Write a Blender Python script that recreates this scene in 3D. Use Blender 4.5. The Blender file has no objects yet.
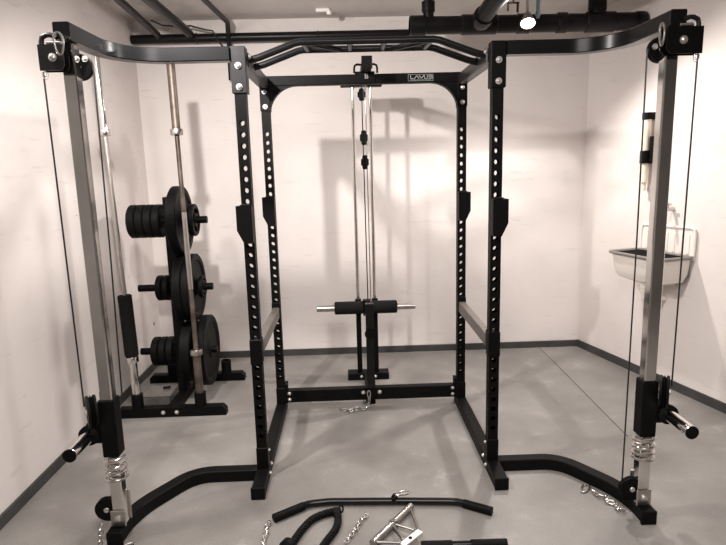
import bpy, bmesh, math, random
from mathutils import Vector, Matrix
random.seed(7)
PI = math.pi
scene = bpy.context.scene
COL = scene.collection
V = Vector

# ------------------------------------------------------------------ materials
def new_mat(name):
    m = bpy.data.materials.new(name); m.use_nodes = True
    nt = m.node_tree
    return m, nt, nt.nodes['Principled BSDF']

def simple(name, col, rough=.5, metal=0.0, var=.0, vscale=20, bump=0.0, bscale=60, spec=.5, coords='Object'):
    m, nt, p = new_mat(name)
    p.inputs['Base Color'].default_value = (*col, 1)
    p.inputs['Roughness'].default_value = rough
    p.inputs['Metallic'].default_value = metal
    p.inputs['Specular IOR Level'].default_value = spec
    tc = nt.nodes.new('ShaderNodeTexCoord')
    if var:
        n = nt.nodes.new('ShaderNodeTexNoise'); n.inputs['Scale'].default_value = vscale; n.inputs['Detail'].default_value = 5
        nt.links.new(tc.outputs[coords], n.inputs['Vector'])
        r = nt.nodes.new('ShaderNodeValToRGB')
        r.color_ramp.elements[0].position = .3; r.color_ramp.elements[1].position = .72
        r.color_ramp.elements[0].color = (*[c * (1 - var) for c in col], 1)
        r.color_ramp.elements[1].color = (*[min(1, c * (1 + var)) for c in col], 1)
        nt.links.new(n.outputs['Fac'], r.inputs['Fac'])
        nt.links.new(r.outputs['Color'], p.inputs['Base Color'])
    if bump:
        n2 = nt.nodes.new('ShaderNodeTexNoise'); n2.inputs['Scale'].default_value = bscale; n2.inputs['Detail'].default_value = 4
        nt.links.new(tc.outputs[coords], n2.inputs['Vector'])
        b = nt.nodes.new('ShaderNodeBump'); b.inputs['Strength'].default_value = bump; b.inputs['Distance'].default_value = .004
        nt.links.new(n2.outputs['Fac'], b.inputs['Height'])
        nt.links.new(b.outputs['Normal'], p.inputs['Normal'])
    return m

def wall_material():
    m, nt, p = new_mat('painted_plaster')
    N = nt.nodes.new; L = nt.links.new
    tc = N('ShaderNodeTexCoord')
    big = N('ShaderNodeTexNoise'); big.inputs['Scale'].default_value = 1.3; big.inputs['Detail'].default_value = 6
    L(tc.outputs['Object'], big.inputs['Vector'])
    r = N('ShaderNodeValToRGB')
    r.color_ramp.elements[0].position = .3; r.color_ramp.elements[1].position = .7
    r.color_ramp.elements[0].color = (*WALL_LO, 1); r.color_ramp.elements[1].color = (*WALL_HI, 1)
    L(big.outputs['Fac'], r.inputs['Fac'])
    # scuffs drawn out along the horizontal
    mp = N('ShaderNodeMapping'); mp.inputs['Scale'].default_value = (1.2, 1.2, 9)
    L(tc.outputs['Object'], mp.inputs['Vector'])
    sc = N('ShaderNodeTexNoise'); sc.inputs['Scale'].default_value = 3.2; sc.inputs['Detail'].default_value = 8; sc.inputs['Roughness'].default_value = .62
    L(mp.outputs['Vector'], sc.inputs['Vector'])
    r2 = N('ShaderNodeValToRGB')
    r2.color_ramp.elements[0].position = .60; r2.color_ramp.elements[0].color = (0, 0, 0, 1)
    r2.color_ramp.elements[1].position = .72; r2.color_ramp.elements[1].color = (.28, .28, .28, 1)
    L(sc.outputs['Fac'], r2.inputs['Fac'])
    mx = N('ShaderNodeMixRGB'); mx.inputs['Color2'].default_value = (.40, .34, .31, 1)
    L(r2.outputs['Color'], mx.inputs['Fac']); L(r.outputs['Color'], mx.inputs['Color1'])
    # a few chipped spots
    vo = N('ShaderNodeTexVoronoi'); vo.inputs['Scale'].default_value = 1.15
    L(tc.outputs['Object'], vo.inputs['Vector'])
    lt = N('ShaderNodeMath'); lt.operation = 'LESS_THAN'; lt.inputs[1].default_value = .017
    L(vo.outputs['Distance'], lt.inputs[0])
    mx2 = N('ShaderNodeMixRGB'); mx2.inputs['Color2'].default_value = (.06, .045, .04, 1)
    L(lt.outputs[0], mx2.inputs['Fac']); L(mx.outputs['Color'], mx2.inputs['Color1'])
    L(mx2.outputs['Color'], p.inputs['Base Color'])
    p.inputs['Roughness'].default_value = .62
    p.inputs['Specular IOR Level'].default_value = .25
    fine = N('ShaderNodeTexNoise'); fine.inputs['Scale'].default_value = 7; fine.inputs['Detail'].default_value = 8
    L(tc.outputs['Object'], fine.inputs['Vector'])
    b = N('ShaderNodeBump'); b.inputs['Strength'].default_value = .25; b.inputs['Distance'].default_value = .012
    L(fine.outputs['Fac'], b.inputs['Height']); L(b.outputs['Normal'], p.inputs['Normal'])
    return m

def floor_material():
    m, nt, p = new_mat('worn_grey_concrete')
    N = nt.nodes.new; L = nt.links.new
    tc = N('ShaderNodeTexCoord')
    a = N('ShaderNodeTexNoise'); a.inputs['Scale'].default_value = 2.2; a.inputs['Detail'].default_value = 9; a.inputs['Roughness'].default_value = .6
    L(tc.outputs['Object'], a.inputs['Vector'])
    r = N('ShaderNodeValToRGB')
    r.color_ramp.elements[0].position = .32; r.color_ramp.elements[0].color = (.168, .155, .143, 1)
    r.color_ramp.elements[1].position = .68; r.color_ramp.elements[1].color = (.262, .245, .229, 1)
    L(a.outputs['Fac'], r.inputs['Fac'])
    w = N('ShaderNodeTexNoise'); w.inputs['Scale'].default_value = 4.5; w.inputs['Detail'].default_value = 10; w.inputs['Roughness'].default_value = .7
    L(tc.outputs['Object'], w.inputs['Vector'])
    r2 = N('ShaderNodeValToRGB')
    r2.color_ramp.elements[0].position = .57; r2.color_ramp.elements[0].color = (0, 0, 0, 1)
    r2.color_ramp.elements[1].position = .78; r2.color_ramp.elements[1].color = (.55, .55, .55, 1)
    L(w.outputs['Fac'], r2.inputs['Fac'])
    mx = N('ShaderNodeMixRGB'); mx.inputs['Color2'].default_value = (.46, .42, .385, 1)
    L(r2.outputs['Color'], mx.inputs['Fac']); L(r.outputs['Color'], mx.inputs['Color1'])
    g = N('ShaderNodeTexNoise'); g.inputs['Scale'].default_value = 140; g.inputs['Detail'].default_value = 3
    L(tc.outputs['Object'], g.inputs['Vector'])
    mx3 = N('ShaderNodeMixRGB'); mx3.blend_type = 'MULTIPLY'; mx3.inputs['Fac'].default_value = .45
    L(mx.outputs['Color'], mx3.inputs['Color1']); L(g.outputs['Fac'], mx3.inputs['Color2'])
    bc = N('ShaderNodeMixRGB'); bc.blend_type = 'MULTIPLY'; bc.inputs['Fac'].default_value = 1; bc.inputs['Color2'].default_value = (1.2, 1.2, 1.2, 1)
    L(mx3.outputs['Color'], bc.inputs['Color1'])
    L(bc.outputs['Color'], p.inputs['Base Color'])
    p.inputs['Roughness'].default_value = .5
    rr = N('ShaderNodeMapRange'); rr.inputs['To Min'].default_value = .36; rr.inputs['To Max'].default_value = .62
    L(a.outputs['Fac'], rr.inputs['Value']); L(rr.outputs['Result'], p.inputs['Roughness'])
    b = N('ShaderNodeBump'); b.inputs['Strength'].default_value = .2; b.inputs['Distance'].default_value = .004
    L(w.outputs['Fac'], b.inputs['Height']); L(b.outputs['Normal'], p.inputs['Normal'])
    return m

def rust_material():
    m, nt, p = new_mat('tarnished_steel')
    N = nt.nodes.new; L = nt.links.new
    tc = N('ShaderNodeTexCoord')
    a = N('ShaderNodeTexNoise'); a.inputs['Scale'].default_value = 9; a.inputs['Detail'].default_value = 8
    L(tc.outputs['Object'], a.inputs['Vector'])
    r = N('ShaderNodeValToRGB')
    r.color_ramp.elements[0].position = .35; r.color_ramp.elements[0].color = (.060, .044, .034, 1)
    r.color_ramp.elements[1].position = .65; r.color_ramp.elements[1].color = (.16, .128, .106, 1)
    L(a.outputs['Fac'], r.inputs['Fac']); L(r.outputs['Color'], p.inputs['Base Color'])
    p.inputs['Metallic'].default_value = .6; p.inputs['Roughness'].default_value = .46
    return m

def emit_mat(name, col, s):
    m, nt, p = new_mat(name)
    p.inputs['Emission Color'].default_value = (*col, 1); p.inputs['Emission Strength'].default_value = s
    return m

WALL_LO = (.66, .602, .573); WALL_HI = (.745, .692, .664)
M = {}
M['wall'] = wall_material()
M['ceil'] = simple('ceiling_paint', (.60, .565, .54), .8, var=.08, vscale=3)
M['floor'] = floor_material()
M['dark_unseen'] = simple('dark_unseen_wall', (.17, .158, .15), .7, var=.2, vscale=2)  # unseen walls only; dark tone made up to darken reflections in the chrome
M['base'] = simple('grey_skirting_paint', (.048, .046, .045), .5, spec=.3, var=.2, vscale=8)
M['black'] = simple('black_powder_coat', (.003, .0028, .0028), .5, spec=.10, var=.15, vscale=40, bump=.12, bscale=500)
M['gloss'] = simple('black_gloss_coat', (.005, .005, .0055), .27, spec=.25, var=.1, vscale=30)
M['charcoal'] = simple('charcoal_powder_coat', (.014, .0135, .014), .38, spec=.25, var=.15, vscale=30)
M['rubber'] = simple('black_rubber', (.0035, .0034, .0034), .55, spec=.1, var=.25, vscale=50, bump=.2, bscale=200)
M['foam'] = simple('black_foam', (.005, .005, .005), .9, spec=.2, bump=.4, bscale=300)
M['chrome'] = simple('polished_chrome', (.78, .75, .72), .12, 1.0, var=.06, vscale=14)
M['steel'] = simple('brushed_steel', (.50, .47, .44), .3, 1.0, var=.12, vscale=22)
M['dullsteel'] = simple('dull_steel', (.34, .32, .30), .3, .95, var=.15, vscale=25)
M['zinc'] = simple('zinc_plated_steel', (.58, .555, .53), .26, 1.0, var=.1, vscale=30)
M['bolt'] = simple('bright_bolt_metal', (.62, .59, .56), .34, .85, var=.05, vscale=60)
M['liner'] = simple('grey_brown_wear_liner', (.15, .13, .118), .42, .55, var=.2, vscale=25)
M['rust'] = rust_material()
M['porcelain'] = simple('white_enamel', (.78, .72, .67), .2, var=.03, vscale=6)
M['rim'] = simple('grey_rim_trim', (.22, .205, .19), .35, .3, var=.1, vscale=30)
M['pipe'] = simple('black_pipe_paint', (.006, .0056, .006), .34, spec=.2, var=.25, vscale=12, bump=.15, bscale=40)
M['white'] = simple('white_plastic', (.82, .78, .74), .4, var=.03)
M['cream'] = simple('cream_plastic', (.72, .64, .52), .4, var=.05)
M['blue'] = simple('pale_blue_sleeve', (.22, .34, .40), .45, var=.1)
M['logo'] = simple('light_grey_print', (.30, .295, .285), .5, var=.04)
M['cable'] = simple('black_cable_sheath', (.008, .008, .008), .35, var=.05)
M['lamp'] = emit_mat('lit_lamp_lens', (1, .86, .70), 45)
cp, cnt, cpp = new_mat('clear_plastic'); M['clear'] = cp
cpp.inputs['Base Color'].default_value = (.85, .84, .82, 1); cpp.inputs['Roughness'].default_value = .12
cpp.inputs['Transmission Weight'].default_value = .97; cpp.inputs['IOR'].default_value = 1.3
_n = cnt.nodes.new('ShaderNodeTexNoise'); _n.inputs['Scale'].default_value = 30
_m = cnt.nodes.new('ShaderNodeMapRange'); _m.inputs['To Min'].default_value = .06; _m.inputs['To Max'].default_value = .22
cnt.links.new(_n.outputs['Fac'], _m.inputs['Value']); cnt.links.new(_m.outputs['Result'], cpp.inputs['Roughness'])

# ------------------------------------------------------------------ mesh builder
def frame(d):
    d = d.normalized()
    a = V((0, 0, 1)) if abs(d.z) < .9 else V((1, 0, 0))
    x = a.cross(d).normalized(); y = d.cross(x)
    return x, y, d

class MB:
    def __init__(s): s.bm = bmesh.new(); s.fixed = False
    def add(s, tmp):
        me = bpy.data.meshes.new('tmp'); tmp.to_mesh(me); tmp.free(); s.bm.from_mesh(me); bpy.data.meshes.remove(me)
    def box(s, c, size, rot=None, bev=.003, seg=1):
        t = bmesh.new(); bmesh.ops.create_cube(t, size=1)
        bmesh.ops.scale(t, vec=size, verts=t.verts)
        if bev:
            bmesh.ops.bevel(t, geom=list(t.edges), offset=min(bev, min(size) * .45), segments=seg, affect='EDGES', profile=.5)
        if rot is not None: bmesh.ops.rotate(t, cent=(0, 0, 0), matrix=rot, verts=t.verts)
        bmesh.ops.translate(t, vec=c, verts=t.verts); s.add(t); return s
    def b2(s, lo, hi, bev=.003):
        return s.box([(a + b) / 2 for a, b in zip(lo, hi)], [abs(b - a) for a, b in zip(lo, hi)], bev=bev)
    def lathe(s, prof, origin, axis, seg=32, close=False):
        """prof: list of (t along axis, radius)"""
        x, y, d = frame(V(axis)); o = V(origin); rings = []
        for t, r in prof:
            if r < 1e-6: rings.append([s.bm.verts.new(o + d * t)])
            else: rings.append([s.bm.verts.new(o + d * t + (x * math.cos(2 * PI * k / seg) + y * math.sin(2 * PI * k / seg)) * r) for k in range(seg)])
        prs = list(zip(rings, rings[1:]))
        if close: prs.append((rings[-1], rings[0]))
        for A, B in prs:
            for k in range(seg):
                k2 = (k + 1) % seg
                if len(A) == 1 and len(B) == 1: continue
                if len(A) == 1: f = (A[0], B[k2], B[k])
                elif len(B) == 1: f = (A[k], A[k2], B[0])
                else: f = (A[k], A[k2], B[k2], B[k])
                s.bm.faces.new(f)
        return s
    def cyl(s, p0, p1, r, seg=20, r2=None, ch=.0):
        p0 = V(p0); p1 = V(p1); L = (p1 - p0).length; r2 = r if r2 is None else r2
        ch = ch or min(.0015, r * .2, L * .2)
        return s.lathe([(0, 0), (0, r - ch), (ch, r), (L - ch, r2), (L, r2 - ch), (L, 0)], p0, p1 - p0, seg)
    def ring(s, c, axis, R, r, seg=24, n=10):
        return s.lathe([(r * math.sin(2 * PI * k / n), R + r * math.cos(2 * PI * k / n)) for k in range(n)], c, axis, seg, close=True)
    def ball(s, c, r, seg=16, n=10):
        return s.lathe([(-r * math.cos(PI * k / n), r * math.sin(PI * k / n)) for k in range(n + 1)], c, (0, 0, 1), seg)
    def tube(s, pts, r, seg=10, closed=False):
        pts = [V(p) for p in pts]; n = len(pts); rings = []
        x = None
        for i, p in enumerate(pts):
            if closed: d = pts[(i + 1) % n] - pts[i - 1]
            else: d = pts[min(i + 1, n - 1)] - pts[max(i - 1, 0)]
            d.normalize()
            if x is None: x, y, _ = frame(d)
            else:
                x = (x - d * x.dot(d)).normalized(); y = d.cross(x)
            rr = r[i] if isinstance(r, (list, tuple)) else r
            rings.append([s.bm.verts.new(p + (x * math.cos(2 * PI * k / seg) + y * math.sin(2 * PI * k / seg)) * rr) for k in range(seg)])
        prs = list(zip(rings, rings[1:]))
        if closed: prs.append((rings[-1], rings[0]))
        for A, B in prs:
            for k in range(seg):
                k2 = (k + 1) % seg; s.bm.faces.new((A[k], A[k2], B[k2], B[k]))
        if not closed:
            s.bm.faces.new(list(reversed(rings[0]))); s.bm.faces.new(rings[-1])
        return s
    def bar(s, pts, w, h, bev=.004):
        """flat path in the xy plane, rectangular section w wide and h high with chamfered corners"""
        pts = [V(p) for p in pts]; n = len(pts); rings = []
        c = bev
        sec = [(-w/2+c, -h/2), (w/2-c, -h/2), (w/2, -h/2+c), (w/2, h/2-c), (w/2-c, h/2), (-w/2+c, h/2), (-w/2, h/2-c), (-w/2, -h/2+c)]
        for i, p in enumerate(pts):
            if i == 0: d = (pts[1] - p).normalized(); k = 1
            elif i == n - 1: d = (p - pts[-2]).normalized(); k = 1
            else:
                a = (p - pts[i-1]).normalized(); b = (pts[i+1] - p).normalized(); d = (a + b).normalized(); k = 1 / max(.5, d.dot(a))
            side = V((d.y, -d.x, 0)).normalized()
            rings.append([s.bm.verts.new(p + side * u * k + V((0, 0, 1)) * v) for u, v in sec])
        for A, B in zip(rings, rings[1:]):
            for k in range(8):
                k2 = (k + 1) % 8; s.bm.faces.new((A[k], A[k2], B[k2], B[k]))
        s.bm.faces.new(list(reversed(rings[0]))); s.bm.faces.new(rings[-1]); return s
    def prism(s, poly, axis, a, b):
        """poly 2-D outline extruded along axis index from a to b; poly coords are the other two axes in order"""
        def mk(p, t):
            q = list(p); q.insert(axis, t); return s.bm.verts.new(q)
        A = [mk(p, a) for p in poly]; B = [mk(p, b) for p in poly]; n = len(poly)
        s.bm.faces.new(A); s.bm.faces.new(list(reversed(B)))
        for k in range(n): s.bm.faces.new((A[k], B[k], B[(k+1) % n], A[(k+1) % n]))
        return s
    def build(s, name, mat, parent=None, shift=None):
        if not s.fixed: bmesh.ops.recalc_face_normals(s.bm, faces=s.bm.faces)
        o_loc = V((0, 0, 0))
        if parent is not None:
            q = parent
            while q.parent is not None: q = q.parent
            o_loc = V(q.location) if q.type == 'EMPTY' or 'origin' in q.keys() else V((0, 0, 0))
        if shift is not None: o_loc = V(shift)
        if o_loc.length: bmesh.ops.translate(s.bm, vec=-o_loc, verts=s.bm.verts)
        me = bpy.data.meshes.new(name); s.bm.to_mesh(me); s.bm.free()
        me.polygons.foreach_set('use_smooth', [not s.fixed] * len(me.polygons))
        me.set_sharp_from_angle(angle=math.radians(32))
        me.materials.append(mat)
        o = bpy.data.objects.new(name, me); COL.objects.link(o)
        if parent is not None: o.parent = parent
        elif shift is not None: o.location = o_loc
        return o

def thing(name, label, cat, loc=(0, 0, 0), group=None):
    o = bpy.data.objects.new(name, None); COL.objects.link(o); o.location = loc
    o.empty_display_size = .1
    tag(o, label, cat, group); return o
def tag(o, label, cat, group=None):
    o['label'] = label; o['category'] = cat
    if group: o['group'] = group
    return o
def dup(o, loc, label, group=None):
    r = o.copy(); COL.objects.link(r); r.location = loc; r['label'] = label
    if group: r['group'] = group
    for ch in list(o.children):
        c = ch.copy(); COL.objects.link(c); c.parent = r
        for g in list(ch.children):
            d = g.copy(); COL.objects.link(d); d.parent = c
    return r
def struct(o): o['kind'] = 'structure'; return o
def arc(c, r, a0, a1, n, z):
    return [(c[0] + r * math.cos(a0 + (a1 - a0) * k / n), c[1] + r * math.sin(a0 + (a1 - a0) * k / n), z) for k in range(n + 1)]
def rotz(a): return Matrix.Rotation(a, 3, 'Z')

# ------------------------------------------------------------------ camera
C0 = V((-.1119, -2.6798, 1.5144)); PITCH, YAW, ROLL, F = .1782, .0228, -.0264, 573.91
fw = V((math.sin(YAW) * math.cos(PITCH), math.cos(YAW) * math.cos(PITCH), -math.sin(PITCH)))
r0 = V((math.cos(YAW), -math.sin(YAW), 0)); u0 = r0.cross(fw)
rt = r0 * math.cos(ROLL) + u0 * math.sin(ROLL); up = -r0 * math.sin(ROLL) + u0 * math.cos(ROLL)
cam = bpy.data.cameras.new('camera'); co = bpy.data.objects.new('camera', cam); COL.objects.link(co)
co.matrix_world = Matrix(((rt.x, up.x, -fw.x, C0.x), (rt.y, up.y, -fw.y, C0.y), (rt.z, up.z, -fw.z, C0.z), (0, 0, 0, 1)))
cam.sensor_fit = 'HORIZONTAL'; cam.sensor_width = 36; cam.lens = F * 36 / 726; cam.clip_start = .05
scene.camera = co

# ------------------------------------------------------------------ room
XL, YB, H, YF = -1.685, 1.93, 2.645, -3.9
dR = V((.2487, -.9686, 0)); nR = V((-.9686, -.2487, 0)); pR = V((1.786, YB, 0))
tF = (YB - YF) / .9686; pRF = pR + dR * tF
o = MB().prism([(XL - .1, YF - .1), (XL - .1, YB + .1), (pR.x + .4, YB + .1), (pRF.x + .2, YF - .1)], 2, -.1, 0).build('floor', M['floor']); struct(o)
o = MB().prism([(XL - .1, YF - .1), (XL - .1, YB + .1), (pR.x + .4, YB + .1), (pRF.x + .2, YF - .1)], 2, H, H + .1).build('ceiling', M['ceil']); struct(o)
struct(MB().b2((XL - .1, YB, 0), (pR.x + .3, YB + .1, H), bev=0).build('wall_back', M['wall']))
struct(MB().b2((XL - .1, -.95, 0), (XL, YB, H), bev=0).build('wall_left', M['wall']))
struct(MB().b2((XL - .1, YF, 0), (XL, -.95, H), bev=0).build('wall_left_rear', M['dark_unseen']))
struct(MB().b2((XL - .1, YF - .1, 0), (pRF.x + .2, YF, H), bev=0).build('wall_front', M['dark_unseen']))
pM = pR + dR * 2.75
q = [pR, pM, pM - nR * .1, pR - nR * .1]
struct(MB().prism([(p.x, p.y) for p in q], 2, 0, H).build('wall_right', M['wall']))
q = [pM, pRF, pRF - nR * .1, pM - nR * .1]
struct(MB().prism([(p.x, p.y) for p in q], 2, 0, H).build('wall_right_rear', M['dark_unseen']))
struct(MB().b2((XL, YB - .012, 0), (pR.x, YB, .055)).build('baseboard_back', M['base']))
struct(MB().b2((XL, YF, 0), (XL + .012, YB - .012, .06)).build('baseboard_left', M['base']))
q = [pR + V((0, -.012, 0)), pRF, pRF + nR * .012, pR + V((0, -.012, 0)) + nR * .012]
struct(MB().prism([(p.x, p.y) for p in q], 2, 0, .06).build('baseboard_right', M['base']))
# saw-cut joint in the slab
struct(MB().bar([(1.452, 1.9, .0004), (1.451, 1.524, .0004), (1.415, .279, .0004)], .006, .0012, .0002).build('trim_1', M['base']))

# ------------------------------------------------------------------ pipes, lamp and fittings overhead
t = thing('heating_pipe', 'thin black pipe running level along the top of the back wall', 'pipe', (-.65, 1.87, 2.5))
MB().cyl((XL + .002, 1.87, 2.505), (.40, 1.87, 2.505), .033).build('pipe_run', M['pipe'], t)
for x in (-1.2, -.3):
    MB().ring((x, 1.87, 2.505), (1, 0, 0), .034, .005).cyl((x, 1.893, 2.505), (x, 1.93, 2.505), .008).build('pipe_clip', M['pipe'], t)

t = thing('drain_pipe', 'thick black drain pipe with socket joints under the ceiling beside the lit lamp', 'pipe', (1.1, 1.38, 2.45))
DY, DZ = 1.38, 2.448
MB().cyl((.335, DY, DZ), (1.925, DY, DZ), .058, 28).build('pipe_run', M['pipe'], t)
for x, w, r in ((.39, .11, .065), (.80, .24, .065), (1.10, .09, .064), (1.36, .07, .066), (1.62, .20, .066)):
    MB().cyl((x - w / 2, DY, DZ), (x + w / 2, DY, DZ), r, 28, ch=.006).build('socket_joint', M['pipe'], t)
MB().cyl((.462, DY, DZ), (.462, DY, DZ + .155), .036).cyl((.462, DY, DZ + .085), (.462, DY, DZ + .15), .045).build('riser', M['pipe'], t)
MB().cyl((1.60, DY, DZ), (1.60, DY, H - .001), .045).cyl((1.60, DY, DZ + .07), (1.60, DY, H - .001), .06).build('riser', M['pipe'], t)
MB().lathe([(0, 0), (0, .06), (.015, .064), (.06, .064), (.06, 0)], (1.922, DY, DZ), (-1, 0, 0), 28).build('end_cap', M['pipe'], t)

t = thing('branch_pipe', 'thick black pipe coming off the drain pipe towards the viewer', 'pipe', (.8, 1.1, 2.5))
MB().tube([(.795, 1.311, 2.449), (.797, 1.28, 2.451), (.80, 1.23, 2.462), (.815, 1.14, 2.492), (.84, 1.02, 2.525), (.88, .85, 2.553), (.95, .6, 2.568), (1.1, -.1, 2.57), (1.3, -1.1, 2.57)], .056, 24).build('pipe_run', M['pipe'], t)
MB().lathe([(0, .056), (0, .066), (.04, .068), (.05, .066), (.075, .062), (.075, .056)], (.801, 1.215, 2.467), (-.1, 1, -.28), 28).build('socket_joint', M['pipe'], t)

for k, (pts, r, lab) in enumerate((
    ([(-1.475, 1.83, 2.515), (-1.47, 1.80, 2.525), (-1.445, 1.0, 2.55), (-1.36, -.6, 2.55), (-1.25, -2.4, 2.55)], .024, 'black ceiling pipe nearest the left wall'),
    ([(-1.235, 1.80, 2.515), (-1.235, 1.78, 2.525), (-1.27, 1.0, 2.55), (-1.30, -.6, 2.55), (-1.36, -2.4, 2.55)], .032, 'black ceiling pipe second from the left wall, the thickest of the three'),
    ([(-.966, 1.865, 2.2), (-.963, 1.865, 2.46), (-.955, 1.82, 2.53), (-.935, 1.70, 2.575), (-.985, .9, 2.58), (-1.09, -.6, 2.58), (-1.22, -2.4, 2.58)], .018, 'slim black ceiling pipe that bends down the back wall'))):
    t = thing('ceiling_pipe', lab, 'pipe', pts[1], 'pipes running under the ceiling on the left')
    MB().tube(pts, r, 16).build('pipe_run', M['pipe'], t)
    y = .2
    MB().box((pts[-2][0] + (.02 if k else -.02), -.55, (pts[-2][2] + H) / 2), (.02, .02, H - pts[-2][2]), bev=.002).build('pipe_hanger', M['pipe'], t)
tag(MB().tube([(-1.44, 1.60, 2.57), (-1.40, 1.72, 2.565), (-1.30, 1.79, 2.572), (-1.22, 1.79, 2.575), (-1.12, 1.81, 2.55), (-1.07, 1.82, 2.545), (-1.045, 1.822, 2.50), (-1.01, 1.825, 2.44), (-1.0, 1.84, 2.36)], .006, 8).build('loose_wire', M['cable']),
    'thin black wire drooping over the pipes in the upper left corner', 'wire')

t = thing('ceiling_spotlight', 'lit round spotlight pointing down from the ceiling by the thick black pipe', 'lamp', (1.085, 1.25, H))
LD = V((-.12, -.52, -.85)).normalized(); LP = V((1.088, 1.235, 2.418))
MB().lathe([(-.075, 0), (-.075, .022), (-.05, .03), (-.01, .046), (.0, .05), (.004, .05), (.004, .044), (-.004, .042)], LP, LD, 28).build('lamp_housing', M['steel'], t)
MB().lathe([(-.001, 0), (0, .02), (.0, .042)], LP, LD, 28).build('lamp_lens', M['lamp'], t)
MB().cyl(LP - LD * .06, (1.10, 1.29, 2.55), .008).cyl((1.10, 1.29, 2.55), (1.10, 1.29, H), .008).lathe([(0, 0), (0, .04), (.02, .04), (.025, 0)], (1.10, 1.29, H), (0, 0, -1)).build('lamp_bracket', M['steel'], t)
tag(MB().cyl((1.17, 1.29, 2.46), (1.17, 1.29, H), .012).cyl((1.17, 1.29, 2.475), (1.17, 1.29, 2.50), .016).build('conduit', M['blue']), 'short pale blue vertical conduit above the lit spotlight', 'conduit')
tag(MB().cyl((1.02, 1.34, 2.57), (1.02, 1.34, H), .006).cyl((.98, 1.34, 2.57), (1.06, 1.34, 2.57), .006).cyl((.985, 1.34, 2.52), (.985, 1.34, 2.57), .006).cyl((1.05, 1.34, 2.51), (1.05, 1.34, 2.57), .008).build('pipe_hanger', M['rust']), 'small rusty hanger bracket on the ceiling left of the lit spotlight', 'bracket')
t = thing('ceiling_clip', 'small white plastic clip on the ceiling near the back wall', 'clip', (-.234, 1.668, H))
MB().box((-.25, 1.668, H - .012), (.10, .03, .024), bev=.006).build('clip_base', M['white'], t)
MB().lathe([(0, 0), (0, .02), (.02, .017), (.026, 0)], (-.205, 1.668, H - .022), (0, 0, -1)).build('clip_cap', M['white'], t)

# ------------------------------------------------------------------ power rack
W2, D, HT, S = .575, .81, 2.055, .05
rack = thing('power_rack', 'black steel power rack with perforated uprights in the middle of the room', 'power rack', (0, .4, 0))

def upright_bm(cx, cy, z0, z1, s, holes, r):
    m = MB(); bm = m.bm; h = s / 2; th = .003
    z = z0; cells = []
    lo = holes[-1] - .025; hi = holes[0] + .025
    for face in (-1, 1):
        y = cy + face * h; yi = cy + face * (h - th)
        def quad(za, zb):
            vs = [bm.verts.new((cx + sx * h, y, zz)) for sx, zz in ((-1, za), (1, za), (1, zb), (-1, zb))]
            bm.faces.new(vs)
        quad(z0, lo); quad(hi, z1)
        for hz in holes:
            n = 16; O = []; I = []; K = []
            for k in range(n):
                a = 2 * PI * k / n; c, sn = math.cos(a), math.sin(a); q = max(abs(c), abs(sn))
                O.append(bm.verts.new((cx + c / q * h, y, hz + sn / q * .025)))
                I.append(bm.verts.new((cx + c * r, y, hz + sn * r)))
                K.append(bm.verts.new((cx + c * r, yi, hz + sn * r)))
            for k in range(n):
                k2 = (k + 1) % n
                bm.faces.new((O[k], O[k2], I[k2], I[k])); bm.faces.new((I[k], I[k2], K[k2], K[k]))
    for sx in (-1, 1):
        bm.faces.new([bm.verts.new((cx + sx * h, yy, zz)) for yy, zz in ((cy - h, z0), (cy + h, z0), (cy + h, z1), (cy - h, z1))])
    for zz in (z0, z1):
        bm.faces.new([bm.verts.new((cx + a * h, cy + b * h, zz)) for a, b in ((-1, -1), (1, -1), (1, 1), (-1, 1))])
    m.fixed = True
    cen = V((cx, cy, 0))
    for f in bm.faces:
        f.normal_update(); c = f.calc_center_median(); n_ = f.normal
        if abs(n_.z) > .9: flip = n_.z * (c.z - (z0 + z1) / 2) < 0
        else:
            q_ = V((c.x - cx, c.y - cy, 0))
            flip = False if abs(q_.length) < .0235 else n_.dot(q_) < 0
        if flip: f.normal_flip()
    return m
HOLES = [1.731 - .05 * k for k in range(31)]
def bolt(p, axis, parent, r=.0105):
    return MB().lathe([(0, r * 1.25), (.003, r * 1.25), (.003, r), (.008, r * .85), (.011, r * .4), (.011, 0)], p, axis, 14).build('bolt', M['bolt'], parent)
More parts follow.
